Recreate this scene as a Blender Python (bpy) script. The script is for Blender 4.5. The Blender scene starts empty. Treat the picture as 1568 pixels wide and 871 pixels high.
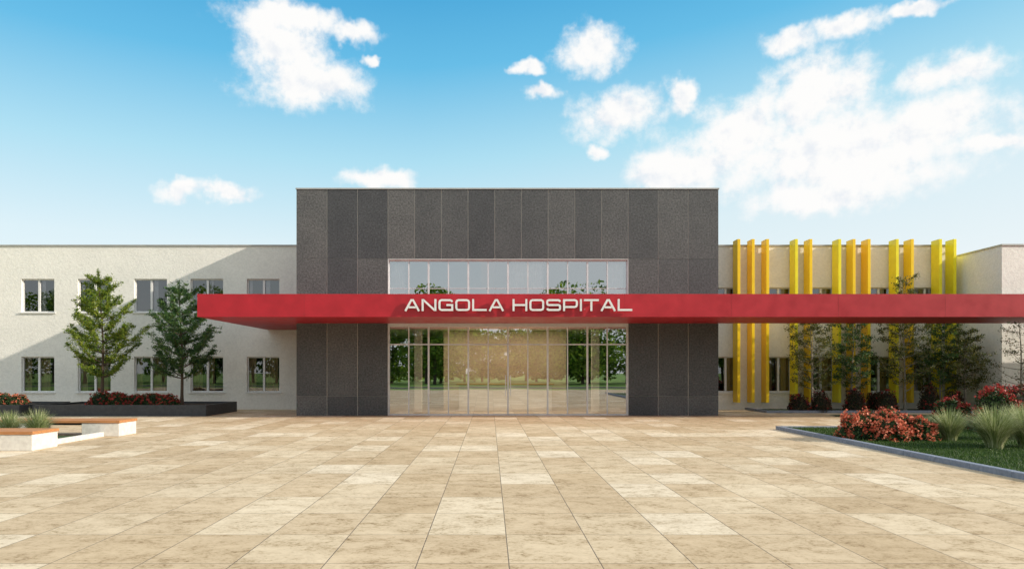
import bpy, math, random
import numpy as np
from mathutils import Vector
scene=bpy.context.scene
scene.view_settings.view_transform='Standard'
scene.view_settings.look='None'
scene.view_settings.exposure=0
R=math.radians
EYE=1.7; CAMY=-27.5
# ---------------------------------------------------------------- helpers
def link(o,parent=None):
    bpy.context.collection.objects.link(o)
    if parent: o.parent=parent
    return o
def empty(name):
    e=bpy.data.objects.new(name,None); return link(e)
def mesh(name,v,f,mats,parent=None,smooth=False,idx=None):
    m=bpy.data.meshes.new(name)
    if isinstance(v,np.ndarray): v=v.tolist()
    if isinstance(f,np.ndarray): f=f.tolist()
    m.from_pydata(v,[],f)
    if not isinstance(mats,(list,tuple)): mats=[mats]
    for a in mats: m.materials.append(a)
    if idx is not None: m.polygons.foreach_set('material_index',np.array(idx,dtype=np.int32))
    if smooth: m.polygons.foreach_set('use_smooth',[True]*len(m.polygons))
    m.update()
    return link(bpy.data.objects.new(name,m),parent)
def boxvf(x0,x1,y0,y1,z0,z1,V,F):
    b=len(V)
    V+=[(x0,y0,z0),(x1,y0,z0),(x1,y1,z0),(x0,y1,z0),(x0,y0,z1),(x1,y0,z1),(x1,y1,z1),(x0,y1,z1)]
    F+=[(b,b+3,b+2,b+1),(b+4,b+5,b+6,b+7),(b,b+1,b+5,b+4),(b+1,b+2,b+6,b+5),(b+2,b+3,b+7,b+6),(b+3,b,b+4,b+7)]
def box(name,x0,x1,y0,y1,z0,z1,mat,parent=None,bev=0):
    V=[];F=[];boxvf(x0,x1,y0,y1,z0,z1,V,F)
    o=mesh(name,V,F,mat,parent)
    if bev:
        md=o.modifiers.new('b','BEVEL'); md.width=bev; md.segments=2
    return o
def boxes(name,lst,mat,parent=None,bev=0):
    V=[];F=[]
    for l in lst: boxvf(*l,V,F)
    o=mesh(name,V,F,mat,parent)
    if bev:
        md=o.modifiers.new('b','BEVEL'); md.width=bev; md.segments=2
    return o
# ---------------------------------------------------------------- materials
class NT:
    def __init__(s,name):
        s.m=bpy.data.materials.new(name); s.m.use_nodes=True
        s.t=s.m.node_tree; s.b=s.t.nodes['Principled BSDF']; s.o=s.t.nodes['Material Output']
    def n(s,ty,**k):
        x=s.t.nodes.new(ty)
        for a,b in k.items(): setattr(x,a,b)
        return x
    def l(s,a,b): s.t.links.new(a,b)
    def math(s,op,a,b=None,c=None):
        x=s.n('ShaderNodeMath',operation=op)
        for i,v in enumerate((a,b,c)):
            if v is None: continue
            if isinstance(v,(int,float)): x.inputs[i].default_value=v
            else: s.l(v,x.inputs[i])
        return x.outputs[0]
    def noise(s,scale,detail=4,rough=.55,vec=None,dist=0):
        x=s.n('ShaderNodeTexNoise'); x.inputs['Scale'].default_value=scale; x.inputs['Detail'].default_value=detail
        x.inputs['Roughness'].default_value=rough; x.inputs['Distortion'].default_value=dist
        if vec is None:
            tc=s.n('ShaderNodeTexCoord'); vec=tc.outputs['Object']
        s.l(vec,x.inputs['Vector']); return x.outputs['Fac']
    def ramp(s,fac,stops):
        x=s.n('ShaderNodeValToRGB'); e=x.color_ramp.elements
        while len(e)<len(stops): e.new(.5)
        for i,(p,c) in enumerate(stops):
            e[i].position=p; e[i].color=tuple(c)+(1,) if len(c)==3 else c
        s.l(fac,x.inputs[0]); return x.outputs[0]
    def mix(s,fac,a,b,blend='MIX'):
        x=s.n('ShaderNodeMix',data_type='RGBA',blend_type=blend)
        for sock,v in ((x.inputs[0],fac),(x.inputs[6],a),(x.inputs[7],b)):
            if isinstance(v,(int,float)): sock.default_value=v
            elif isinstance(v,tuple): sock.default_value=v+(1,) if len(v)==3 else v
            else: s.l(v,sock)
        return x.outputs[2]
    def bump(s,h,strength,dist=.01):
        x=s.n('ShaderNodeBump'); x.inputs['Strength'].default_value=strength; x.inputs['Distance'].default_value=dist
        s.l(h,x.inputs['Height']); s.l(x.outputs[0],s.b.inputs['Normal'])
def plain(name,c1,c2,scale=8,rough=.6,bump=.1,bd=.01,metal=0,detail=3):
    t=NT(name); f=t.noise(scale,detail)
    t.l(t.ramp(f,[(.3,c1),(.7,c2)]),t.b.inputs['Base Color'])
    t.b.inputs['Roughness'].default_value=rough; t.b.inputs['Metallic'].default_value=metal
    if bump: t.bump(f,bump,bd)
    return t.m
def leafmat(name,stops,trans=.3,rough=.5):
    t=NT(name); g=t.n('ShaderNodeNewGeometry')
    f=t.noise(1.8,1)
    r=t.math('ADD',t.math('MULTIPLY',g.outputs['Random Per Island'],.6),t.math('MULTIPLY',f,.4))
    col=t.ramp(r,stops); t.l(col,t.b.inputs['Base Color']); t.b.inputs['Roughness'].default_value=rough
    t.b.inputs['Specular IOR Level'].default_value=.3
    tr=t.n('ShaderNodeBsdfTranslucent'); t.l(col,tr.inputs[0])
    mx=t.n('ShaderNodeMixShader'); mx.inputs[0].default_value=trans
    t.l(t.b.outputs[0],mx.inputs[1]); t.l(tr.outputs[0],mx.inputs[2]); t.l(mx.outputs[0],t.o.inputs[0])
    return t.m

def stucco(name,c):
    t=NT(name); f=t.noise(11,5,.7); g=t.noise(.7,3)
    a=t.ramp(f,[(.32,tuple(x*.88 for x in c)),(.62,c)])
    st=t.ramp(g,[(.3,(.93,.93,.93)),(.65,(1,1,1))])
    t.l(t.mix(1.0,a,st,'MULTIPLY'),t.b.inputs['Base Color']); t.b.inputs['Roughness'].default_value=.85
    t.bump(f,.5,.03); return t.m
M_stucco=stucco('stucco_cream',(.88,.875,.83))
M_stucco2=stucco('stucco_beige',(.86,.835,.765))
def panelmat():
    t=NT('grey_cladding'); oi=t.n('ShaderNodeObjectInfo')
    tc=t.n('ShaderNodeTexCoord'); mp=t.n('ShaderNodeMapping'); mp.inputs['Scale'].default_value=(1,1,1)
    t.l(tc.outputs['Object'],mp.inputs[0])
    f=t.noise(15,4,.85,mp.outputs[0]); g=t.noise(1.3,2,.5,mp.outputs[0])
    base=t.ramp(oi.outputs['Random'],[(0,(.052,.055,.063)),(.5,(.068,.071,.078)),(1,(.104,.105,.109))])
    v=t.ramp(f,[(.38,(.45,.45,.45)),(.62,(1.55,1.55,1.55))])
    v2=t.ramp(g,[(.3,(.86,.86,.86)),(.7,(1.08,1.07,1.05))])
    t.l(t.mix(1,t.mix(1,base,v,'MULTIPLY'),v2,'MULTIPLY'),t.b.inputs['Base Color'])
    t.b.inputs['Roughness'].default_value=.55; t.bump(f,.2,.004); return t.m
M_panel=panelmat()
M_joint=plain('panel_joint_metal',(.46,.44,.40),(.56,.53,.49),5,.4,0)
M_alu=plain('aluminium',(.62,.62,.65),(.72,.72,.74),6,.35,0,metal=.2)
M_frame=plain('window_frame_white',(.74,.74,.74),(.8,.8,.8),6,.4,0)
M_coping=plain('coping_metal',(.40,.40,.39),(.48,.48,.47),3,.4,0,metal=.3)
M_white=plain('sign_silver_white',(.70,.71,.73),(.80,.81,.82),6,.3,0,metal=.15)
M_dark=plain('planter_charcoal',(.030,.033,.040),(.05,.053,.06),9,.55,.1)
M_conc=plain('white_concrete',(.60,.57,.53),(.74,.72,.67),10,.8,.2)
M_kerb=plain('kerb_stone',(.17,.20,.26),(.27,.30,.37),12,.7,.2)
M_soil=plain('soil',(.03,.02,.014),(.06,.04,.03),20,.95,.6,.03)
M_bark=plain('bark',(.05,.035,.025),(.13,.09,.06),30,.9,.5)
M_bark2=plain('bark_pale',(.16,.13,.10),(.42,.38,.32),18,.85,.4)
def redmat():
    t=NT('canopy_red'); f=t.noise(2.2,4,.6); g=t.noise(40,2)
    t.l(t.ramp(f,[(.3,(.34,.007,.017)),(.7,(.44,.010,.024))]),t.b.inputs['Base Color'])
    t.l(t.ramp(f,[(.3,(.4,.4,.4)),(.7,(.55,.55,.55))]),t.b.inputs['Roughness'])
    t.bump(g,.05,.003); return t.m
M_red=redmat()
M_y1=plain('fin_amber',(.92,.59,.006),(.97,.65,.01),3,.4,0)
M_y2=plain('fin_yellow',(.84,.72,.008),(.94,.82,.015),3,.4,0)
def wood():
    t=NT('bench_wood'); tc=t.n('ShaderNodeTexCoord'); mp=t.n('ShaderNodeMapping'); mp.inputs['Scale'].default_value=(1,14,14)
    t.l(tc.outputs['Object'],mp.inputs[0]); f=t.noise(3,5,.6,mp.outputs[0],.6)
    t.l(t.ramp(f,[(.3,(.34,.14,.05)),(.7,(.56,.26,.10))]),t.b.inputs['Base Color']); t.b.inputs['Roughness'].default_value=.7
    t.bump(f,.2); return t.m
M_wood=wood()
def glass(name,tint,base):
    t=NT(name); t.t.nodes.remove(t.b)
    tr=t.n('ShaderNodeBsdfTransparent'); tr.inputs[0].default_value=tint+(1,)
    gl=t.n('ShaderNodeBsdfGlossy'); gl.inputs['Roughness'].default_value=0.0; gl.inputs[0].default_value=(.95,.97,1,1)
    nz=t.noise(.9,1); bp=t.n('ShaderNodeBump'); bp.inputs['Strength'].default_value=.02; bp.inputs['Distance'].default_value=.05
    t.l(nz,bp.inputs['Height']); t.l(bp.outputs[0],gl.inputs['Normal'])
    fr=t.n('ShaderNodeFresnel'); fr.inputs[0].default_value=1.52
    fac=t.math('ADD',fr.outputs[0],base)
    mx=t.n('ShaderNodeMixShader'); t.l(fac,mx.inputs[0]); t.l(tr.outputs[0],mx.inputs[1]); t.l(gl.outputs[0],mx.inputs[2])
    t.l(mx.outputs[0],t.o.inputs[0]); return t.m
M_glass=glass('facade_glass',(.82,.82,.80),.40)
M_glass2=glass('window_glass',(.62,.64,.68),.12)
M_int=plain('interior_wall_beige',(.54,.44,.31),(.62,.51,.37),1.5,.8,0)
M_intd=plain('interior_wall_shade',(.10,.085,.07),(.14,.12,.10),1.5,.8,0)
M_intf=plain('interior_floor',(.44,.36,.26),(.54,.46,.34),2,.4,0)
M_counter=plain('reception_counter',(.7,.66,.6),(.78,.74,.68),2,.4,0)
M_curt=plain('curtain_fabric',(.62,.60,.60),(.78,.76,.76),5,.9,0)
M_warm=plain('curtain_warm',(.54,.39,.20),(.66,.50,.28),5,.9,0)
M_leafA=leafmat('leaf_fresh_green',[(.2,(.035,.08,.010)),(.5,(.13,.22,.018)),(.8,(.36,.40,.05))],.35)
M_leafB=leafmat('leaf_deep_green',[(.2,(.016,.052,.020)),(.5,(.042,.115,.034)),(.8,(.14,.23,.05))],.3)
M_leafC=leafmat('leaf_olive',[(.2,(.03,.045,.014)),(.5,(.08,.11,.025)),(.8,(.22,.20,.05))],.35)
M_leafD=leafmat('leaf_park',[(.2,(.05,.11,.015)),(.5,(.15,.28,.03)),(.8,(.32,.44,.05))],.5)
M_shr=leafmat('shrub_leaf',[(.2,(.015,.03,.01)),(.5,(.03,.07,.02)),(.8,(.07,.12,.03))],.2)
M_shrp=leafmat('shrub_leaf_purple',[(.2,(.03,.014,.012)),(.5,(.08,.035,.025)),(.8,(.10,.11,.04))],.2)
M_flow=leafmat('flower_coral',[(.2,(.42,.06,.035)),(.5,(.68,.17,.09)),(.8,(.82,.34,.21))],.25)
M_flowr=leafmat('flower_red',[(.2,(.22,.012,.015)),(.5,(.43,.035,.032)),(.8,(.58,.11,.08))],.25)
M_orn=leafmat('fountain_grass_blade',[(.2,(.14,.19,.06)),(.5,(.32,.38,.15)),(.8,(.66,.66,.42))],.35)
M_blade=leafmat('lawn_blade',[(.2,(.02,.05,.01)),(.5,(.045,.10,.018)),(.8,(.10,.17,.03))],.3)
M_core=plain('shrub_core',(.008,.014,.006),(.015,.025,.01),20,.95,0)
M_lawn=plain('lawn_soil_green',(.02,.045,.01),(.045,.085,.02),6,.95,.4,.02)
M_grass=plain('grass_field',(.12,.24,.03),(.19,.33,.05),.4,.95,.2,.02)
M_asph=plain('asphalt',(.045,.045,.048),(.06,.06,.062),30,.85,.2)

def paving():
    t=NT('stone_paving'); tc=t.n('ShaderNodeTexCoord'); sp=t.n('ShaderNodeSeparateXYZ'); t.l(tc.outputs['Object'],sp.inputs[0])
    W,H=.813,1.12
    u=t.math('DIVIDE',t.math('SUBTRACT',sp.outputs[0],.168),W); v=t.math('DIVIDE',t.math('SUBTRACT',sp.outputs[1],-21.14),H)
    iu=t.math('FLOOR',u); iv=t.math('FLOOR',v); fu=t.math('FRACT',u); fv=t.math('FRACT',v)
    cb=t.n('ShaderNodeCombineXYZ'); t.l(iu,cb.inputs[0]); t.l(iv,cb.inputs[1])
    wn=t.n('ShaderNodeTexWhiteNoise',noise_dimensions='3D'); t.l(cb.outputs[0],wn.inputs['Vector'])
    rnd=wn.outputs['Value']
    base=t.ramp(rnd,[(0,(.54,.415,.265)),(.35,(.60,.475,.32)),(.65,(.64,.52,.36)),(.85,(.71,.60,.44)),(1,(.77,.67,.52))])
    off=t.n('ShaderNodeVectorMath',operation='MULTIPLY_ADD'); t.l(wn.outputs['Color'],off.inputs[0]); off.inputs[1].default_value=(37,37,37); t.l(tc.outputs['Object'],off.inputs[2])
    mp=t.n('ShaderNodeMapping'); mp.inputs['Scale'].default_value=(1,1.2,1); t.l(off.outputs[0],mp.inputs[0])
    n1=t.noise(2.8,7,.72,mp.outputs[0],.4); n2=t.noise(20,8,.75,mp.outputs[0]); n4=t.noise(.5,2,.5)
    c=t.mix(1,base,t.ramp(n1,[(.30,(.80,.76,.70)),(.46,(.96,.95,.93)),(.58,(1.03,1.03,1.03)),(.72,(1.10,1.10,1.10))]),'MULTIPLY')
    pit=t.math('ADD',n2,t.math('MULTIPLY',t.math('SUBTRACT',n1,.5),.6))
    c=t.mix(1,c,t.ramp(pit,[(.30,(.42,.36,.27)),(.38,(.75,.71,.64)),(.48,(.98,.97,.96)),(.66,(1.05,1.05,1.05))]),'MULTIPLY')
    c=t.mix(1,c,t.ramp(n4,[(.3,(.94,.93,.92)),(.7,(1.04,1.04,1.04))]),'MULTIPLY')
    du=t.math('MULTIPLY',t.math('MINIMUM',fu,t.math('SUBTRACT',1,fu)),W); dv=t.math('MULTIPLY',t.math('MINIMUM',fv,t.math('SUBTRACT',1,fv)),H)
    d=t.math('MINIMUM',du,dv)
    j=t.n('ShaderNodeMapRange'); j.inputs[1].default_value=.002; j.inputs[2].default_value=.007; t.l(d,j.inputs[0])
    c=t.mix(j.outputs[0],(.16,.13,.10),c)
    t.l(c,t.b.inputs['Base Color'])
    t.b.inputs['Roughness'].default_value=.78; t.b.inputs['Specular IOR Level'].default_value=.3
    h=t.math('ADD',t.math('MULTIPLY',j.outputs[0],1.0),t.math('MULTIPLY',n2,.35))
    t.bump(h,.35,.006); return t.m
M_pave=paving()
# ---------------------------------------------------------------- ground
mesh('ground',[(-500,-500,-.02),(500,-500,-.02),(500,500,-.02),(-500,500,-.02)],[(0,1,2,3)],M_grass)
mesh('paving',[(-34,-38,0),(34,-38,0),(34,4.6,0),(-34,4.6,0)],[(0,1,2,3)],M_pave)
mesh('road',[(-300,-50,-.012),(300,-50,-.012),(300,-43,-.012),(-300,-43,-.012)],[(0,1,2,3)],M_asph)
boxes('road_centre_marking',[(x,x+2.5,-46.6,-46.45,-.01,-.006) for x in range(-60,60,6)],M_white)
# ---------------------------------------------------------------- main block
B=empty('hospital_building')
XL,XR,OL,OR=-7.4,8.75,-3.9,5.3
HZ=8.7; OZ=5.98
cols=[XL+(OL-XL)*i/3 for i in range(4)]+[OL+(OR-OL)*i/9 for i in range(1,10)]+[OR+(XR-OR)*i/3 for i in range(1,4)]
g=.012
random.seed(4)
for i in range(15):
    rows=[(6.0,HZ-.05)] if 3<=i<12 else [(0.0,.74),(.74,3.52),(3.52,6.0),(6.0,HZ-.05)]
    for r0,r1 in rows:
        x0=cols[i]+(g if i else 0); x1=cols[i+1]-(g if i<14 else 0)
        box('cladding_panel',x0,x1,0,.014,r0+.004,r1-.004,M_panel,B)
boxes('cladding_joint_backing',[(XL+.01,OL,.016,.3,0,HZ-.06),(OR,XR-.01,.016,.3,0,HZ-.06),(OL,OR,.016,.3,OZ,HZ-.06)],M_joint,B)
for side,(a,b) in (('l',(XL,XL+.3)),('r',(XR-.3,XR))):
    box('side_wall',a,b,.303,14,0,HZ-.06,M_panel,B)
box('rear_wall',XL+.3,XR-.3,13.7,14,0,HZ-.06,M_panel,B)
box('roof',XL+.3,XR-.3,.303,13.7,HZ-.5,HZ-.3,M_dark,B)
boxes('roof_coping',[(XL-.03,XR+.03,-.03,.33,HZ-.05,HZ),(XL-.03,XL+.33,.332,14.03,HZ-.05,HZ),(XR-.33,XR+.03,.332,14.03,HZ-.05,HZ)],M_coping,B)
boxes('opening_reveal',[(OL,OL+.02,-.004,.3,0,OZ),(OR-.02,OR,-.004,.3,0,OZ),(OL+.02,OR-.02,-.004,.3,OZ-.02,OZ)],M_alu,B)
nb=12; bw=(OR-OL-.04)/nb
mul=[]
for i in range(nb+1):
    x=OL+.02+bw*i; w=.032 if i%2==0 else .020
    x0=max(x-w,OL+.022); x1=min(x+w,OR-.022)
    mul.append((x0,x1,.10,.20,.06,OZ-.07))
boxes('curtain_wall_mullions',mul,M_alu,B)
boxes('curtain_wall_transoms',[(OL+.022,OR-.022,.11,.19,.0,.058),(OL+.022,OR-.022,.115,.19,2.70,2.75),(OL+.022,OR-.022,.112,.19,OZ-.068,OZ-.022),(OL+.022,OR-.022,.118,.19,4.86,4.885),(OL+.022,OR-.022,.095,.19,3.40,4.2)],M_alu,B)
# entrance door pulls on the middle leaves
xm=OL+.02+bw*6
boxes('door_handle',[(xm-.11,xm-.085,.03,.055,.75,1.55),(xm+.085,xm+.11,.03,.055,.75,1.55),(xm-.11,xm-.085,.055,.145,.80,.82),(xm-.11,xm-.085,.055,.145,1.48,1.50),(xm+.085,xm+.11,.055,.145,.80,.82),(xm+.085,xm+.11,.055,.145,1.48,1.50)],M_alu,B)
for (z0,z1) in ((.02,3.45),(4.15,OZ-.03)):
    for i in range(nb):
        x=OL+.02+bw*i
        random.seed(i*7+int(z0)); a=random.uniform(-.0025,.0025); c=random.uniform(-.0025,.0025)
        mesh('glass_pane',[(x+.005,.15+a,z0),(x+bw-.005,.15-a,z0),(x+bw-.005,.15-a+c,z1),(x+.005,.15+a+c,z1)],[(0,1,2,3)],M_glass,B)
box('lobby_floor',XL+.31,XR-.31,.32,10,0.0,.02,M_intf,B)
box('floor_slab',XL+.31,XR-.31,.32,10,3.45,4.1,M_frame,B)
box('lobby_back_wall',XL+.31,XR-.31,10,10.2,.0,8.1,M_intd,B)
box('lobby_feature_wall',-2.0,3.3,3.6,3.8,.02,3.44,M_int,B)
box('reception_counter',-1.3,2.6,2.6,3.2,.02,1.12,M_counter,B,.02)
box('reception_counter_top',-1.4,2.7,2.52,3.25,1.122,1.17,M_wood,B,.01)
boxes('lobby_column',[(-3.1,-2.8,2,2.3,.02,3.44),(4.2,4.5,2,2.3,.02,3.44)],M_counter,B)
def curtain(x0,x1,y,z0,z1,mat,parent,name='curtain'):
    n=max(8,int((x1-x0)/.035)); V=[];F=[]
    for i in range(n+1):
        x=x0+(x1-x0)*i/n; yy=y+.025*math.sin(i*1.35)+.01*math.sin(i*.5)
        V+=[(x,yy,z0),(x,yy,z1)]
    for i in range(n): b=2*i; F.append((b,b+2,b+3,b+1))
    return mesh(name,V,F,mat,parent,True)
for a,b in ((-3.85,-3.3),(.75,2.1),(4.6,5.2)): curtain(a,b,.55,4.12,5.9,M_curt,B)
box('upper_room_wall',-1.9,.2,5,5.2,4.12,8.1,M_counter,B)
for i,x in enumerate((-1.0,.7,2.4)):  # fill lights added to brighten the lobby interior, no fixtures modelled
    ld=bpy.data.lights.new('lobby_fill_light','AREA'); ld.shape='RECTANGLE'; ld.size=1.4; ld.size_y=1.6; ld.energy=44; ld.color=(1,.83,.62)
    lo=bpy.data.objects.new('lobby_fill_light',ld); link(lo,B); lo.location=(x,2.0,3.42)
# ---------------------------------------------------------------- canopy
C=empty('entrance_canopy')
cz0,cz1=3.526,4.296
cx0=-9.856
boxes('canopy_slab',[(cx0,32,-3.3,-.004,cz0,cz1),(cx0,XL-.004,-.002,4.39,cz0,cz1-.002)],M_red,C)
boxes('canopy_seam',[(x,x+.006,-3.302,-3.29,cz0+.01,cz1-.01) for x in np.arange(cx0+3.6,31,3.6)],plain('seam_red',(.22,.01,.014),(.26,.012,.016),3,.5,0),C)
S=empty('hospital_sign')
def stroke(pts,w,closed,V,F,ox,oz,y0,y1):
    P=[Vector(p) for p in pts]; n=len(P); L=[];Rr=[]
    for i in range(n):
        if closed or 0<i<n-1:
            d1=(P[i]-P[i-1]).normalized(); d2=(P[(i+1)%n]-P[i]).normalized()
        elif i==0: d1=d2=(P[1]-P[0]).normalized()
        else: d1=d2=(P[i]-P[i-1]).normalized()
        n1=Vector((-d1.y,d1.x)); n2=Vector((-d2.y,d2.x)); m=(n1+n2).normalized(); s=(w/2)/max(.35,m.dot(n1))
        L.append(P[i]+m*s); Rr.append(P[i]-m*s)
    b=len(V)
    for i in range(n):
        for q,y in ((L[i],y0),(Rr[i],y0),(Rr[i],y1),(L[i],y1)): V.append((ox+q.x,y,oz+q.y))
    rng=range(n) if closed else range(n-1)
    for i in rng:
        a=b+4*i; c=b+4*((i+1)%n)
        for k in range(4): F.append((a+k,a+(k+1)%4,c+(k+1)%4,c+k))
    if not closed:
        F.append((b,b+3,b+2,b+1)); e=b+4*(n-1); F.append((e,e+1,e+2,e+3))
lw,lh,t_=.5,.40,.072
h=t_/2; r=.07
W1=lw-h; H1=lh-h
def rr(): return [(h+r,h),(W1-r,h),(W1-r*.3,h+r*.3),(W1,h+r),(W1,H1-r),(W1-r*.3,H1-r*.3),(W1-r,H1),(h+r,H1),(h+r*.3,H1-r*.3),(h,H1-r),(h,h+r),(h+r*.3,h+r*.3)]
GL={
'A':[([(h*.6,0),(lw/2-.03,H1),(lw/2+.03,H1),(lw-h*.6,0)],0),([(.13,.125),(lw-.13,.125)],0)],
'N':[([(h,0),(h,H1),(h+.035,H1),(W1-.035,h),(W1,h),(W1,lh)],0)],
'G':[([(W1,H1-.06),(W1-r*.3,H1-r*.3),(W1-r,H1),(h+r,H1),(h+r*.3,H1-r*.3),(h,H1-r),(h,h+r),(h+r*.3,h+r*.3),(h+r,h),(W1,h),(W1,.20),(.27,.20)],0)],
'O':[(rr(),1)],
'L':[([(h,lh),(h,h),(lw-.01,h)],0)],
'H':[([(h,0),(h,lh)],0),([(W1,0),(W1,lh)],0),([(t_-.002,lh/2),(lw-t_+.002,lh/2)],0)],
'S':[([(W1,H1-.055),(W1-.02,H1-.012),(W1-.055,H1),(h+.055,H1),(h+.015,H1-.015),(h,H1-.05),(h,lh/2+.045),(h+.015,lh/2+.012),(h+.05,lh/2),(W1-.05,lh/2),(W1-.015,lh/2-.012),(W1,lh/2-.045),(W1,h+.05),(W1-.015,h+.015),(W1-.055,h),(h+.055,h),(h+.02,h+.012),(h,h+.055)],0)],
'P':[([(h,0),(h,H1),(W1-r,H1),(W1-r*.3,H1-r*.3),(W1,H1-.05),(W1,.20),(W1-r*.3,.155),(W1-r,.135),(t_,.135)],0)],
'I':[([(h,0),(h,lh)],0)],
'T':[([(0,H1),(lw,H1)],0),([(lw/2,0),(lw/2,lh-t_+.002)],0)]}
x=-2.85
for ch in 'ANGOLA HOSPITAL':
    if ch==' ': x+=.225; continue
    V=[];F=[]
    for q,(pts,cl) in enumerate(GL[ch]): stroke(pts,t_*.9,cl,V,F,x,3.71,-3.46+.003*q,-3.39)
    mesh('letter_'+ch,V,F,M_white,S)
    ww=t_ if ch=='I' else lw
    boxes('standoff',[(x+h-.01,x+h+.01,-3.39,-3.3,3.76,3.78)],M_alu,S)
    x+=ww+.064
# ---------------------------------------------------------------- wings
def wall_holes(name,x0,x1,z0,z1,y,th,holes,mat,parent):
    xs=sorted(set([x0,x1]+[h[0] for h in holes]+[h[1] for h in holes])); zs=sorted(set([z0,z1]+[h[2] for h in holes]+[h[3] for h in holes]))
    V=[];F=[]
    def q(a,b,c,d): n=len(V); V.extend([a,b,c,d]); F.append((n,n+1,n+2,n+3))
    for i in range(len(xs)-1):
        for j in range(len(zs)-1):
            a,b,c,d=xs[i],xs[i+1],zs[j],zs[j+1]; mx,mz=(a+b)/2,(c+d)/2
            if any(h[0]<mx<h[1] and h[2]<mz<h[3] for h in holes): continue
            q((a,y,c),(b,y,c),(b,y,d),(a,y,d)); q((b,y+th,c),(a,y+th,c),(a,y+th,d),(b,y+th,d))
    for a,b,c,d in holes:
        q((a,y,c),(a,y,d),(a,y+th,d),(a,y+th,c)); q((b,y,d),(b,y,c),(b,y+th,c),(b,y+th,d))
        q((a,y,c),(a,y+th,c),(b,y+th,c),(b,y,c)); q((a,y,d),(b,y,d),(b,y+th,d),(a,y+th,d))
    return mesh(name,V,F,mat,parent)
WY=4.4
def window(parent,a,b,c,d,y,seed):
    rs=random.Random(seed); f=.05; m=(a+b)/2
    e=.003
    boxes('window_frame',[(a+e,a+f,y+.1,y+.17,c+e,d-e),(b-f,b-e,y+.1,y+.17,c+e,d-e),(a+f,b-f,y+.1,y+.17,c+e,c+f),(a+f,b-f,y+.1,y+.17,d-f,d-e),(m-.045,m+.045,y+.095,y+.17,c+f,d-f)],M_frame,parent)
    box('window_sill',a-.08,b+.08,y-.06,y+.098,c-.05,c-.002,M_frame,parent)
    mesh('window_glass',[(a+f,y+.135,c+f),(b-f,y+.135,c+f),(b-f,y+.135,d-f),(a+f,y+.135,d-f)],[(0,1,2,3)],M_glass2,parent)
    up=c>3
    if up:
        curtain(m-.02,m+.2+rs.random()*.12,y+.24,c-.05,d+.02,M_curt,parent)
        if rs.random()<.5: curtain(a-.02,a+.2,y+.24,c-.05,d+.02,M_curt,parent)
    else:
        curtain(a-.02,a+.20+rs.random()*.25,y+.28,c-.05,d+.02,M_warm,parent)
        curtain(m-.05,m+.25+rs.random()*.4,y+.28,c-.05,d+.02,M_warm,parent)
LW=empty('hospital_wing')
wx=[(58+86.3*i-750)/34.48 for i in range(-4,5)]
hol=[]
for c in wx:
    for z0,z1 in ((4.31,5.79),(.77,2.34)): hol.append((c-.73,c+.73,z0,z1))
LX0=-34
wall_holes('front_wall',LX0,XL-.002,0,7.24,WY,.2,hol,M_stucco,LW)
for i,hh in enumerate(hol): window(LW,*hh,WY,i)
box('parapet_coping',LX0-.05,XL-.01,WY-.05,WY+.35,7.242,7.30,M_coping,LW)
boxes('rear_and_end_walls',[(LX0,XL-.01,12,12.3,0,7.24),(LX0,LX0+.25,WY+.251,12,0,7.24)],M_stucco,LW)
box('roof',LX0+.25,XL-.01,WY+.251,12,6.7,6.9,M_dark,LW)
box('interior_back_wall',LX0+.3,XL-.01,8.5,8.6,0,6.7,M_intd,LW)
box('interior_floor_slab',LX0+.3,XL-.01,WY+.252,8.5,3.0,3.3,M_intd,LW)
RW=empty('hospital_wing')
rc=[(p-750)/34.48 for p in (1112,1193,1258,1347,1418)]
hol=[]
for c in rc:
    for z0,z1 in ((3.93,5.41),(.77,2.34)): hol.append((c-.55,c+.55,z0,z1))
RX1=20.67
wall_holes('front_wall',XR+.002,RX1,0,7.24,WY,.2,hol,M_stucco2,RW)
for i,hh in enumerate(hol): window(RW,*hh,WY,i+50)
box('parapet_coping',XR+.01,RX1,WY-.05,WY+.35,7.242,7.30,M_coping,RW)
box('rear_wall',XR+.01,34,12,12.3,0,7.24,M_stucco2,RW)
box('roof',XR+.01,RX1,WY+.251,12,6.5,6.7,M_dark,RW)
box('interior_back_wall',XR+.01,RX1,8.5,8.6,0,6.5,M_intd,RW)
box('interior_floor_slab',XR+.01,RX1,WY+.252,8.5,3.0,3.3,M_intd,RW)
PX=empty('hospital_end_pavilion')
box('pavilion_walls',RX1+.003,34,1.5,11.99,0,6.76,M_stucco,PX)
box('pavilion_coping',RX1-.03,34.05,1.45,12.05,6.762,6.82,M_coping,PX)
FN=empty('sun_shading_fins')
for i,p in enumerate((1129,1151,1173,1217,1239,1283,1305,1328,1371,1394,1437,1459)):
    X=(p-750)*31.35/1100
    box('fin',X-.03,X+.10,3.75,4.33,.33,7.44,M_y1 if i in (0,1,2,4,6,7,9) else M_y2,FN,.008)
    boxes('fin_bracket',[(X+.02,X+.05,4.33,4.4,z,z+.08) for z in (1.0,3.2,5.6,6.9)],M_alu,FN)
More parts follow.
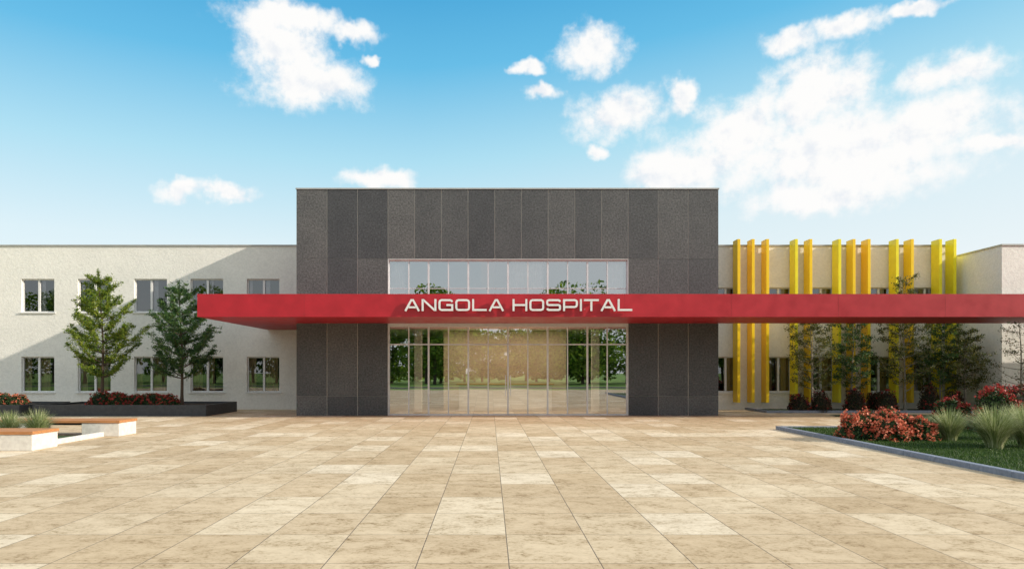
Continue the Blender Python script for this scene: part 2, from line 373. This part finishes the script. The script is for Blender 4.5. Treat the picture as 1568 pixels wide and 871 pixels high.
# ---------------------------------------------------------------- vegetation
def tube(pts,rad,n,V,F):
    pts=[Vector(p) for p in pts]; b=len(V)
    for i,p in enumerate(pts):
        d=(pts[min(i+1,len(pts)-1)]-pts[max(i-1,0)]).normalized()
        u=d.cross(Vector((.3,.9,.1))).normalized(); w=d.cross(u)
        for k in range(n):
            a=2*math.pi*k/n; q=p+(u*math.cos(a)+w*math.sin(a))*rad[i]; V.append(tuple(q))
    for i in range(len(pts)-1):
        for k in range(n):
            F.append((b+i*n+k,b+i*n+(k+1)%n,b+(i+1)*n+(k+1)%n,b+(i+1)*n+k))
def leafquads(C,size,rng,aspect=.5):
    C=np.asarray(C); n=len(C)
    a=rng.normal(size=(n,3)); a/=np.linalg.norm(a,axis=1)[:,None]
    b=rng.normal(size=(n,3)); b-= (a*b).sum(1)[:,None]*a; b/=np.linalg.norm(b,axis=1)[:,None]
    s=(size*rng.uniform(.6,1.3,n))[:,None]
    V=np.stack([C-a*s,C+b*s*aspect,C+a*s,C-b*s*aspect],1).reshape(-1,3)
    F=np.arange(n*4).reshape(-1,4)
    return V,F
def make_tree(name,loc,H,seed,bark,leaf,crown0,radf,nbr,rise,lsize,nleaf,tr=.07,sig=.07,tw=8,tlen=1.0,aspect=.5,conifer=False):
    rng=np.random.default_rng(seed); E=empty(name); E.location=loc
    V=[];F=[];LC=[]
    ph=rng.uniform(0,6,2)
    def trunk(t): return np.array([.10*math.sin(t*4+ph[0])*t,.10*math.sin(t*3+ph[1])*t,H*t])
    ts=np.linspace(0,1,14); tube([trunk(t) for t in ts],[tr*(1-.9*t)+(.03 if t==0 else 0) for t in ts],8,V,F)
    for i in range(nbr):
        t=(i+rng.uniform(0,.9))/nbr; z=crown0+(H*.985-crown0)*t; az=i*2.4+rng.uniform(-.4,.4)
        if conifer:
            tier=i//5; t=(tier*5+rng.uniform(.2,2.2))/nbr; z=crown0+(H*.97-crown0)*t; az=(i%5)*1.257+tier*.6+rng.uniform(-.3,.3)
        L=radf(t)*rng.uniform(.62,1.12)
        p0=trunk(z/H); d=np.array([math.cos(az),math.sin(az),0]); sd=np.array([-d[1],d[0],0])
        bend=rng.uniform(-.2,.2); rng_r=rng.uniform(.6,1.35)
        def bp(s): return p0+d*L*s+sd*bend*L*s*s+np.array([0,0,L*rise*(.25*s+.75*s*s)])*rng_r
        ss=np.linspace(0,1,7)
        br=max(.008,tr*.42*(1-t*.6)); tube([bp(s) for s in ss],[br*(1-.85*s) for s in ss],5,V,F)
        if conifer:
            m=int(L*340); u=rng.uniform(.2,1.0,m)**.85
            pts=np.array([bp(q) for q in np.linspace(0,1,21)])
            c=pts[np.clip((u*20).astype(int),0,20)]
            cl=np.sin(u*22+i)*.5+.6
            LC.append(c+rng.normal(0,1,(m,3))*np.array([.06,.06,.045])*(.5+cl)[:,None]+np.array([0,0,.03]))
        nt=max(3,int(tw*L/1.2))
        for k in range(nt):
            s=rng.uniform(.25,1.0); q=bp(s); sgn=1 if k%2 else -1
            tl=(L*rng.uniform(.16,.34)*(1.15-.55*s)+.08)*tlen
            td=d*rng.uniform(.3,.9)+sd*sgn*rng.uniform(.4,1)+np.array([0,0,rng.uniform(0,.65)]); td/=np.linalg.norm(td)
            e=q+td*tl; tube([q,(q+e)/2+rng.normal(0,.01,3),e],[.007,.005,.002],3,V,F)
            m=int(nleaf*rng.uniform(.5,1.4)); u=rng.uniform(.15,1.1,m)[:,None]
            LC.append(q+(e-q)*u+rng.normal(0,1,(m,3))*np.array([sig,sig,sig*.6]))
    if conifer:
        u=rng.uniform(.86,1.02,260)[:,None]; LC.append(np.array([trunk(float(q)) for q in u[:,0]])+rng.normal(0,.035,(260,3)))
    mesh('trunk_and_branches',V,F,bark,E,True)
    LC=np.concatenate(LC); LV,LF=leafquads(LC,lsize,rng,aspect); mesh('foliage',LV,LF,leaf,E)
    return E
def ltree(t): 
    if t<.12: return 1.15+t*5
    return 1.78*(1-t)**.78+.17
make_tree('pine_tree',(-15.5,1.2,.34),5.3,3,M_bark,M_leafA,1.05,ltree,45,.72,.060,28,.065,.036,9,.85,.22,True)
make_tree('pine_tree',(-12.35,1.3,.34),4.9,11,M_bark,M_leafB,1.0,ltree,45,.78,.060,28,.065,.036,9,.85,.22,True)
def rtree(R0):
    return lambda t: R0*(.55+.6*math.sin(math.pi*min(1,t*1.1+.1)))*(1-.55*t)+.1
for i,(p,y,Hh,R0) in enumerate(((1243,2.6,4.75,1.1),(1304,3.0,4.3,.95),(1386,2.6,5.5,1.2),(1440,3.0,4.0,1.1),(1478,2.3,3.3,.9))):
    X=(p-750)*(27.5+y)/1100
    make_tree('birch_tree',(X,y,.04),Hh,20+i,M_bark2,M_leafC if i%2==0 else M_leafB,.8,rtree(R0),44,.75,.040,36,.05,.07,9)
make_tree('birch_tree',(19.4,-1.2,.04),3.9,41,M_bark2,M_leafC,.7,rtree(1.2),30,.5,.036,14,.045,.09,7)
rng=np.random.default_rng(77); LC=[];V=[];F=[]
spots=[]
for i in range(36):
    x=-75+i*4.4+rng.uniform(-1.5,1.5); y=-62-rng.uniform(0,14); H=rng.uniform(9,15)
    if -4<x<8: continue
    spots.append((x,y,H,H*rng.uniform(.26,.36)))
for i in range(9): spots.append((-9+i*2.9,-84-rng.uniform(0,5),rng.uniform(7,8.8),2.9))
spots+= [(-6.5,-66,12,3.6),(9.5,-64,12,3.8)]
for (x,y,H,Rr_) in spots:
    tube([(x,y,0),(x,y,H*.35),(x+.3,y,H*.8)],[.22,.16,.05],6,V,F)
    for k in range(24):
        a=rng.uniform(0,6.28); rr0=Rr_*math.sqrt(rng.uniform(0,1)); zz=H*rng.uniform(.13,.9); rr0*=1-.55*max(0,(zz/H-.6)/.4)
        c=np.array([x+rr0*math.cos(a),y+rr0*math.sin(a),zz]); v=rng.normal(size=(130,3)); v/=np.linalg.norm(v,axis=1)[:,None]
        LC.append(c+v*rng.uniform(.7,1.05,(130,1))*np.array([1.3,1.3,.9])*Rr_*.38)
E=empty('distant_trees'); mesh('trunks',V,F,M_bark,E)
LV,LF=leafquads(np.concatenate(LC),.24,rng,.7); mesh('foliage',LV,LF,M_leafD,E)

def ellcore(c,rx,ry,rz,V,F,n=14,m=7):
    b=len(V)
    for j in range(m+1):
        th=math.pi/2*j/m
        for i in range(n):
            a=2*math.pi*i/n; V.append((c[0]+rx*math.cos(th)*math.cos(a),c[1]+ry*math.cos(th)*math.sin(a),c[2]+rz*math.sin(th)))
    for j in range(m):
        for i in range(n): F.append((b+j*n+i,b+j*n+(i+1)%n,b+(j+1)*n+(i+1)%n,b+(j+1)*n+i))
def shrub(name,loc,lobes,leaf,flower,nl,nf,seed,ls=.035,fs=.022,fspread=.045,petals=16):
    rng=np.random.default_rng(seed); E=empty(name); E.location=loc; V=[];F=[];L=[];P=[]
    for (dx,dy,rx,ry,hz) in lobes:
        ellcore((dx,dy,0),rx*.8,ry*.8,hz*.8,V,F)
        def shell(n,lo,hi):
            v=rng.normal(size=(n,3)); v[:,2]=abs(v[:,2]); v/=np.linalg.norm(v,axis=1)[:,None]
            bumpy=1+.10*np.sin(v[:,0]*7+dx*9)*np.cos(v[:,1]*6+dy)+.06*np.sin(v[:,2]*11)
            return v*(rng.uniform(lo,hi,n)*bumpy)[:,None]*np.array([rx,ry,hz])+np.array([dx,dy,0])
        L.append(shell(nl,.72,1.06))
        if nf:
            c=shell(nf,.95,1.08); P.append((c[:,None,:]+rng.normal(0,fspread/2,(nf,petals,3))).reshape(-1,3))
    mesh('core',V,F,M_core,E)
    LV,LF=leafquads(np.concatenate(L),ls,rng,.5); mesh('leaves',LV,LF,leaf,E)
    if nf:
        LV,LF=leafquads(np.concatenate(P),fs,rng,.8); mesh('flowers',LV,LF,flower,E)
    return E
shrub('flowering_shrub',(9.6,-10.1,.03),[(-.55,.1,.50,.55,.64),(.15,.25,.56,.55,.76),(.62,-.15,.43,.45,.56),(-.1,-.25,.48,.45,.52)],M_shr,M_flow,2600,85,5,.038,.030,.075,22)
shrub('flowering_shrub',(-14.95,.7,.36),[(-.3,0,.45,.4,.55),(.35,0,.42,.4,.5)],M_shr,M_flowr,1500,80,6)
shrub('flowering_shrub',(-13.3,.7,.36),[(-.6,0,.42,.4,.42),(0,.05,.45,.4,.48),(.65,0,.42,.4,.42)],M_shr,M_flowr,1300,75,7)
shrub('flowering_shrub',(-19.1,1.0,.36),[(-.3,0,.45,.4,.5),(.35,0,.42,.4,.42)],M_shr,M_flow,1300,60,8)
for i,(p,y,hh) in enumerate(((1222,2.1,.75),(1256,2.0,.85),(1308,2.1,1.0),(1357,2.1,.95),(1422,2.1,1.15),(1340,3.3,.8),(1175+285,2.0,.9))):
    X=(p-750)*(27.5+y)/1100
    shrub('red_leaf_shrub',(X,y,.04),[(0,0,.40,.38,hh),(.2,.1,.3,.3,hh*.7)],M_shrp,M_flowr,1400,16,60+i,.04)
for i,(x,y,hh,rr_) in enumerate(((14.0,-7.6,1.25,.6),(15.0,-7.0,1.3,.7),(15.9,-8.2,1.15,.6),(14.6,-8.6,.85,.6),(16.8,-7.0,1.2,.8),(17.2,-5,1.3,.9),(13.2,-6.9,.9,.5))):
    shrub('red_flowering_shrub',(x,y,.03),[(0,0,rr_,rr_*.8,hh),(.4,.15,rr_*.6,rr_*.6,hh*.8)],M_shrp if i%2 else M_shr,M_flowr,2200,60,90+i,.045,.03,.08,20)
def fountain(name,loc,n,Lh,spread,seed,w=.006):
    rng=np.random.default_rng(seed); E=empty(name); E.location=loc; V=[];F=[]
    for i in range(n):
        a=rng.uniform(0,6.283); r0=rng.uniform(0,.16)*spread; L=Lh*rng.uniform(.55,1.1); lean=rng.uniform(.05,1.0)**.8*spread
        d=np.array([math.cos(a),math.sin(a),0]); s=np.array([-d[1],d[0],0]); b=len(V)
        S_=6
        for k in range(S_+1):
            u=k/S_; p=d*(r0+lean*L*u**1.7*.85)+np.array([0,0,L*(u-.42*lean*u**2.6)]); ww=w*(1-u)**.6+.0008
            V+=[tuple(p-s*ww),tuple(p+s*ww)]
        for k in range(S_): F.append((b+2*k,b+2*k+1,b+2*k+3,b+2*k+2))
    mesh('blades',V,F,M_orn,E); return E
fountain('fountain_grass',(10.75,-12.2,.02),1700,1.0,.95,1,.006)
fountain('fountain_grass',(11.6,-12.0,.02),1400,1.05,.95,2,.006)
fountain('fountain_grass',(10.95,-10.4,.02),1300,.85,.9,3,.006)
fountain('fountain_grass',(12.6,-10.3,.02),1300,.95,.9,4,.006)
fountain('fountain_grass',(-10.95,-10.1,.02),1000,.8,.85,5,.006)
fountain('fountain_grass',(-11.9,-9.7,.02),800,.75,.85,6,.006)
KX=8.35; LY1=-6.5; LY0=-26
mesh('lawn',[(KX+.15,LY0,.05),(24,LY0,.05),(24,LY1-.13,.05),(KX+.15,LY1-.13,.05)],[(0,1,2,3)],M_lawn)
K=[]
y=LY0
while y<LY1-.2:
    K.append((KX,KX+.15,y+.004,min(y+1.0,LY1)-.004,-.01,.10)); y+=1.0
x=KX+.154
while x<24: K.append((x,x+.992,LY1-.13,LY1,-.01,.10)); x+=1.0
boxes('kerb',K,M_kerb,None,.012)
rng=np.random.default_rng(9)
def lawnblades(name,x0,x1,y0,y1,n,z,hh):
    C=np.stack([rng.uniform(x0,x1,n),rng.uniform(y0,y1,n),np.full(n,z)],1)
    a=rng.uniform(0,6.283,n); s=np.stack([np.cos(a),np.sin(a),0*a],1)*.006; H=hh*rng.uniform(.5,1.2,n)
    tip=C+np.stack([rng.normal(0,.018,n),rng.normal(0,.018,n),H],1)
    V=np.stack([C-s,C+s,tip],1).reshape(-1,3); mesh(name,V,np.arange(3*n).reshape(-1,3),M_blade)
lawnblades('lawn_grass',KX+.16,13.5,-18,LY1-.14,60000,.05,.055)
mesh('planting_bed',[(11.4,1.85,.04),(20.6,1.85,.04),(20.6,4.2,.04),(11.4,4.2,.04)],[(0,1,2,3)],M_lawn)
boxes('kerb',[(11.25,20.6,1.7,1.85,-.01,.10),(11.25,11.4,1.852,4.2,-.01,.10)],M_kerb,None,.01)
mesh('mulch_bed',[(13,-6.4,.03),(24,-6.4,.03),(24,0,.03),(13,0,.03)],[(0,1,2,3)],M_lawn)
# ---------------------------------------------------------------- planters
def planter(x0,x1,y0,y1,zt):
    E=empty('planter_box'); t=.12
    boxes('walls',[(x0,x1,y0,y0+t,0,zt),(x0,x1,y1-t,y1,0,zt),(x0,x0+t,y0+t,y1-t,0,zt-.001),(x1-t,x1,y0+t,y1-t,0,zt-.001)],M_dark,E)
    box('soil',x0+t,x1-t,y0+t,y1-t,.01,zt-.07,M_soil,E); return E
planter(-17.25,-10.7,-.4,2.9,.42)
planter(-25,-17.75,-.4,2.9,.42)
def bench(x0,x1,y0,y1):
    E=empty('bench'); 
    sl=(y1-y0-.03)/6
    boxes('seat_slats',[(x0,x1,y0+i*(sl+.006),y0+i*(sl+.006)+sl,.35,.415) for i in range(6)],M_wood,E,.004)
    boxes('end_block',[(x1-1.0,x1-.02,y0+.02,y1-.02,0,.348),(x0+.02,x0+1.0,y0+.02,y1-.02,0,.348)],M_conc,E,.012)
    box('support_beam',x0+1.0,x1-1.0,(y0+y1)/2-.1,(y0+y1)/2+.1,.27,.348,M_dark,E)
bench(-13.0,-9.64,-8.8,-7.85)
bench(-13.2,-9.74,-12.2,-11.25)
boxes('planting_bed_kerb',[(-10.15,-10.03,-11.24,-8.81,0,.12)],M_conc,None,.01)
mesh('planting_bed',[(-16,-11.24,.03),(-10.15,-11.24,.03),(-10.15,-8.82,.03),(-16,-8.82,.03)],[(0,1,2,3)],M_lawn)
# ---------------------------------------------------------------- light
sv=Vector((3.3,-1,1.5)).normalized()
sl=bpy.data.lights.new('sun','SUN'); sl.energy=5.0; sl.angle=R(.5); sl.color=(1,.89,.735)
so=bpy.data.objects.new('sun',sl); link(so); so.rotation_euler=(-sv).to_track_quat('-Z','Y').to_euler()
w=bpy.data.worlds.new('World'); scene.world=w; w.use_nodes=True; t=w.node_tree; t.nodes.clear()
def N(ty,**k):
    x=t.nodes.new(ty)
    for a,b in k.items(): setattr(x,a,b)
    return x
Lk=t.links.new
def MA(op,*a,clamp=False):
    x=N('ShaderNodeMath',operation=op); x.use_clamp=clamp
    for i,v in enumerate(a):
        if isinstance(v,(int,float)): x.inputs[i].default_value=v
        else: Lk(v,x.inputs[i])
    return x.outputs[0]
def MR(v,a,b,c,d,smooth=False):
    x=N('ShaderNodeMapRange'); x.interpolation_type='SMOOTHSTEP' if smooth else 'LINEAR'
    Lk(v,x.inputs[0])
    for i,q in enumerate((a,b,c,d)): x.inputs[i+1].default_value=q
    return x.outputs[0]
sky=N('ShaderNodeTexSky',sky_type='NISHITA'); sky.sun_disc=False; sky.sun_elevation=math.asin(sv.z); sky.sun_rotation=math.atan2(sv.x,sv.y)
sky.air_density=1.0; sky.dust_density=.6; sky.ozone_density=1.5
tc=N('ShaderNodeTexCoord'); sp=N('ShaderNodeSeparateXYZ'); Lk(tc.outputs['Generated'],sp.inputs[0])
az=MA('ARCTAN2',sp.outputs[0],sp.outputs[1]); el=MA('ARCSINE',sp.outputs[2])
P=N('ShaderNodeCombineXYZ'); Lk(az,P.inputs[0]); Lk(el,P.inputs[1])
def NZ(scale,detail,rough,vec,seed=0):
    x=N('ShaderNodeTexNoise'); x.inputs['Scale'].default_value=scale; x.inputs['Detail'].default_value=detail; x.inputs['Roughness'].default_value=rough
    ad=N('ShaderNodeVectorMath',operation='ADD'); Lk(vec,ad.inputs[0]); ad.inputs[1].default_value=(seed,seed*.7,seed*.3); Lk(ad.outputs[0],x.inputs['Vector']); return x
wz=NZ(14,4,.6,P.outputs[0],3)
wr=N('ShaderNodeVectorMath',operation='MULTIPLY_ADD'); Lk(wz.outputs['Color'],wr.inputs[0]); wr.inputs[1].default_value=(.075,.055,0)
sb=N('ShaderNodeVectorMath',operation='SUBTRACT'); Lk(P.outputs[0],sb.inputs[0]); sb.inputs[1].default_value=(.0375,.0275,0); Lk(sb.outputs[0],wr.inputs[2])
Q=wr.outputs[0]
cl=[(440,30,72,26),(465,125,80,40),(440,80,60,40),(540,50,34,16),(905,75,50,30),(955,178,64,34),(1050,150,18,20),
(1250,145,85,50),(1140,205,90,50),(1290,235,190,66),(1420,195,115,56),(1455,118,80,28),(1055,262,76,36),(1240,300,105,28),(1520,215,50,12),
(825,146,26,11),(803,108,20,10),(918,232,15,11),(1210,65,44,20),(1300,42,52,20),(1400,15,50,12),(585,277,52,16),(275,292,36,16),(350,298,36,14),(570,90,10,9)]
F_=None
for (px,py,rx,ry) in cl:
    dx=px-750; D=math.hypot(1100,dx); a0=math.atan2(dx,1100); e0=math.atan2(568-py,D)
    ra=rx/1100*math.cos(a0)**2*1.38; re=ry/D*math.cos(e0)**2*1.38
    v=N('ShaderNodeVectorMath',operation='SUBTRACT'); Lk(Q,v.inputs[0]); v.inputs[1].default_value=(a0,e0,0)
    v2=N('ShaderNodeVectorMath',operation='MULTIPLY'); Lk(v.outputs[0],v2.inputs[0]); v2.inputs[1].default_value=(1/ra,1/re,0)
    l=N('ShaderNodeVectorMath',operation='LENGTH'); Lk(v2.outputs[0],l.inputs[0])
    f=MA('SUBTRACT',1.0,l.outputs['Value'])
    if F_ is None: F_=f
    else:
        s=N('ShaderNodeMath',operation='SMOOTH_MAX'); Lk(F_,s.inputs[0]); Lk(f,s.inputs[1]); s.inputs[2].default_value=.2; F_=s.outputs[0]
F_=MA('MAXIMUM',F_,-1.0)
n1=NZ(20,9,.62,P.outputs[0],11).outputs['Fac']
dens=MA('ADD',MA('MULTIPLY',F_,1.5),MA('MULTIPLY',MA('SUBTRACT',n1,.5),2.7))
dn=MR(dens,-.15,.95,0,1,True)
dn=MA('MULTIPLY',dn,MR(F_,-.6,0.15,0,1,True))
sh=N('ShaderNodeVectorMath',operation='ADD'); Lk(P.outputs[0],sh.inputs[0]); sh.inputs[1].default_value=(.009,.013,0)
n3=NZ(20,4,.55,sh.outputs[0],11).outputs['Fac']
shade=MR(MA('SUBTRACT',n1,n3),-.22,.02,0,1,True)
cc=N('ShaderNodeMix',data_type='RGBA'); Lk(shade,cc.inputs[0]); cc.inputs[6].default_value=(.84,.88,.93,1); cc.inputs[7].default_value=(1.0,.995,.985,1)
bg=N('ShaderNodeBackground'); bg.inputs[1].default_value=.12; Lk(sky.outputs[0],bg.inputs[0])
bh=N('ShaderNodeBackground'); bh.inputs[1].default_value=1.0
cr=N('ShaderNodeValToRGB'); e=cr.color_ramp.elements
for q in range(3): e.new(.5)
for i,(p_,c_) in enumerate([(.0,(.88,.96,.98)),(.20,(.78,.93,.98)),(.45,(.46,.80,.95)),(.72,(.14,.55,.86)),(1.0,(.04,.37,.72))]):
    e[i].position=p_; e[i].color=c_+(1,)
elw=MA('SUBTRACT',MR(el,.08,.52,0,1),MR(az,-.1,.9,0,.20))
Lk(elw,cr.inputs[0]); Lk(cr.outputs[0],bh.inputs[0])
bc=N('ShaderNodeBackground'); Lk(cc.outputs[2],bc.inputs[0]); bc.inputs[1].default_value=.99
bo=N('ShaderNodeBackground'); bo.inputs[0].default_value=(1.0,.965,.91,1); bo.inputs[1].default_value=.98  # unseen pale cloud cover, added overhead and behind to temper blue ambient light
over=MA('MULTIPLY',MR(el,.62,.95,0,1,True),.8)
back=MA('MULTIPLY',MA('MULTIPLY',MR(MA('ABSOLUTE',az),1.0,1.8,0,1,True),MR(el,.12,.4,.3,1,True)),.7)
oc=MA('MAXIMUM',over,back)
m1=N('ShaderNodeMixShader'); m1.inputs[0].default_value=.88; Lk(bg.outputs[0],m1.inputs[1]); Lk(bh.outputs[0],m1.inputs[2])
m2=N('ShaderNodeMixShader'); Lk(dn,m2.inputs[0]); Lk(m1.outputs[0],m2.inputs[1]); Lk(bc.outputs[0],m2.inputs[2])
m3=N('ShaderNodeMixShader'); Lk(oc,m3.inputs[0]); Lk(m2.outputs[0],m3.inputs[1]); Lk(bo.outputs[0],m3.inputs[2])
out=N('ShaderNodeOutputWorld'); Lk(m3.outputs[0],out.inputs[0])
# ---------------------------------------------------------------- camera
cd=bpy.data.cameras.new('camera'); co=bpy.data.objects.new('camera',cd); link(co)
co.location=(0,CAMY,EYE); co.rotation_euler=(R(90),0,0)
cd.sensor_width=36; cd.lens=36*1100/1568; cd.shift_x=34/1568; cd.shift_y=132.5/1568; cd.clip_end=2000; cd.clip_start=.05
scene.camera=co
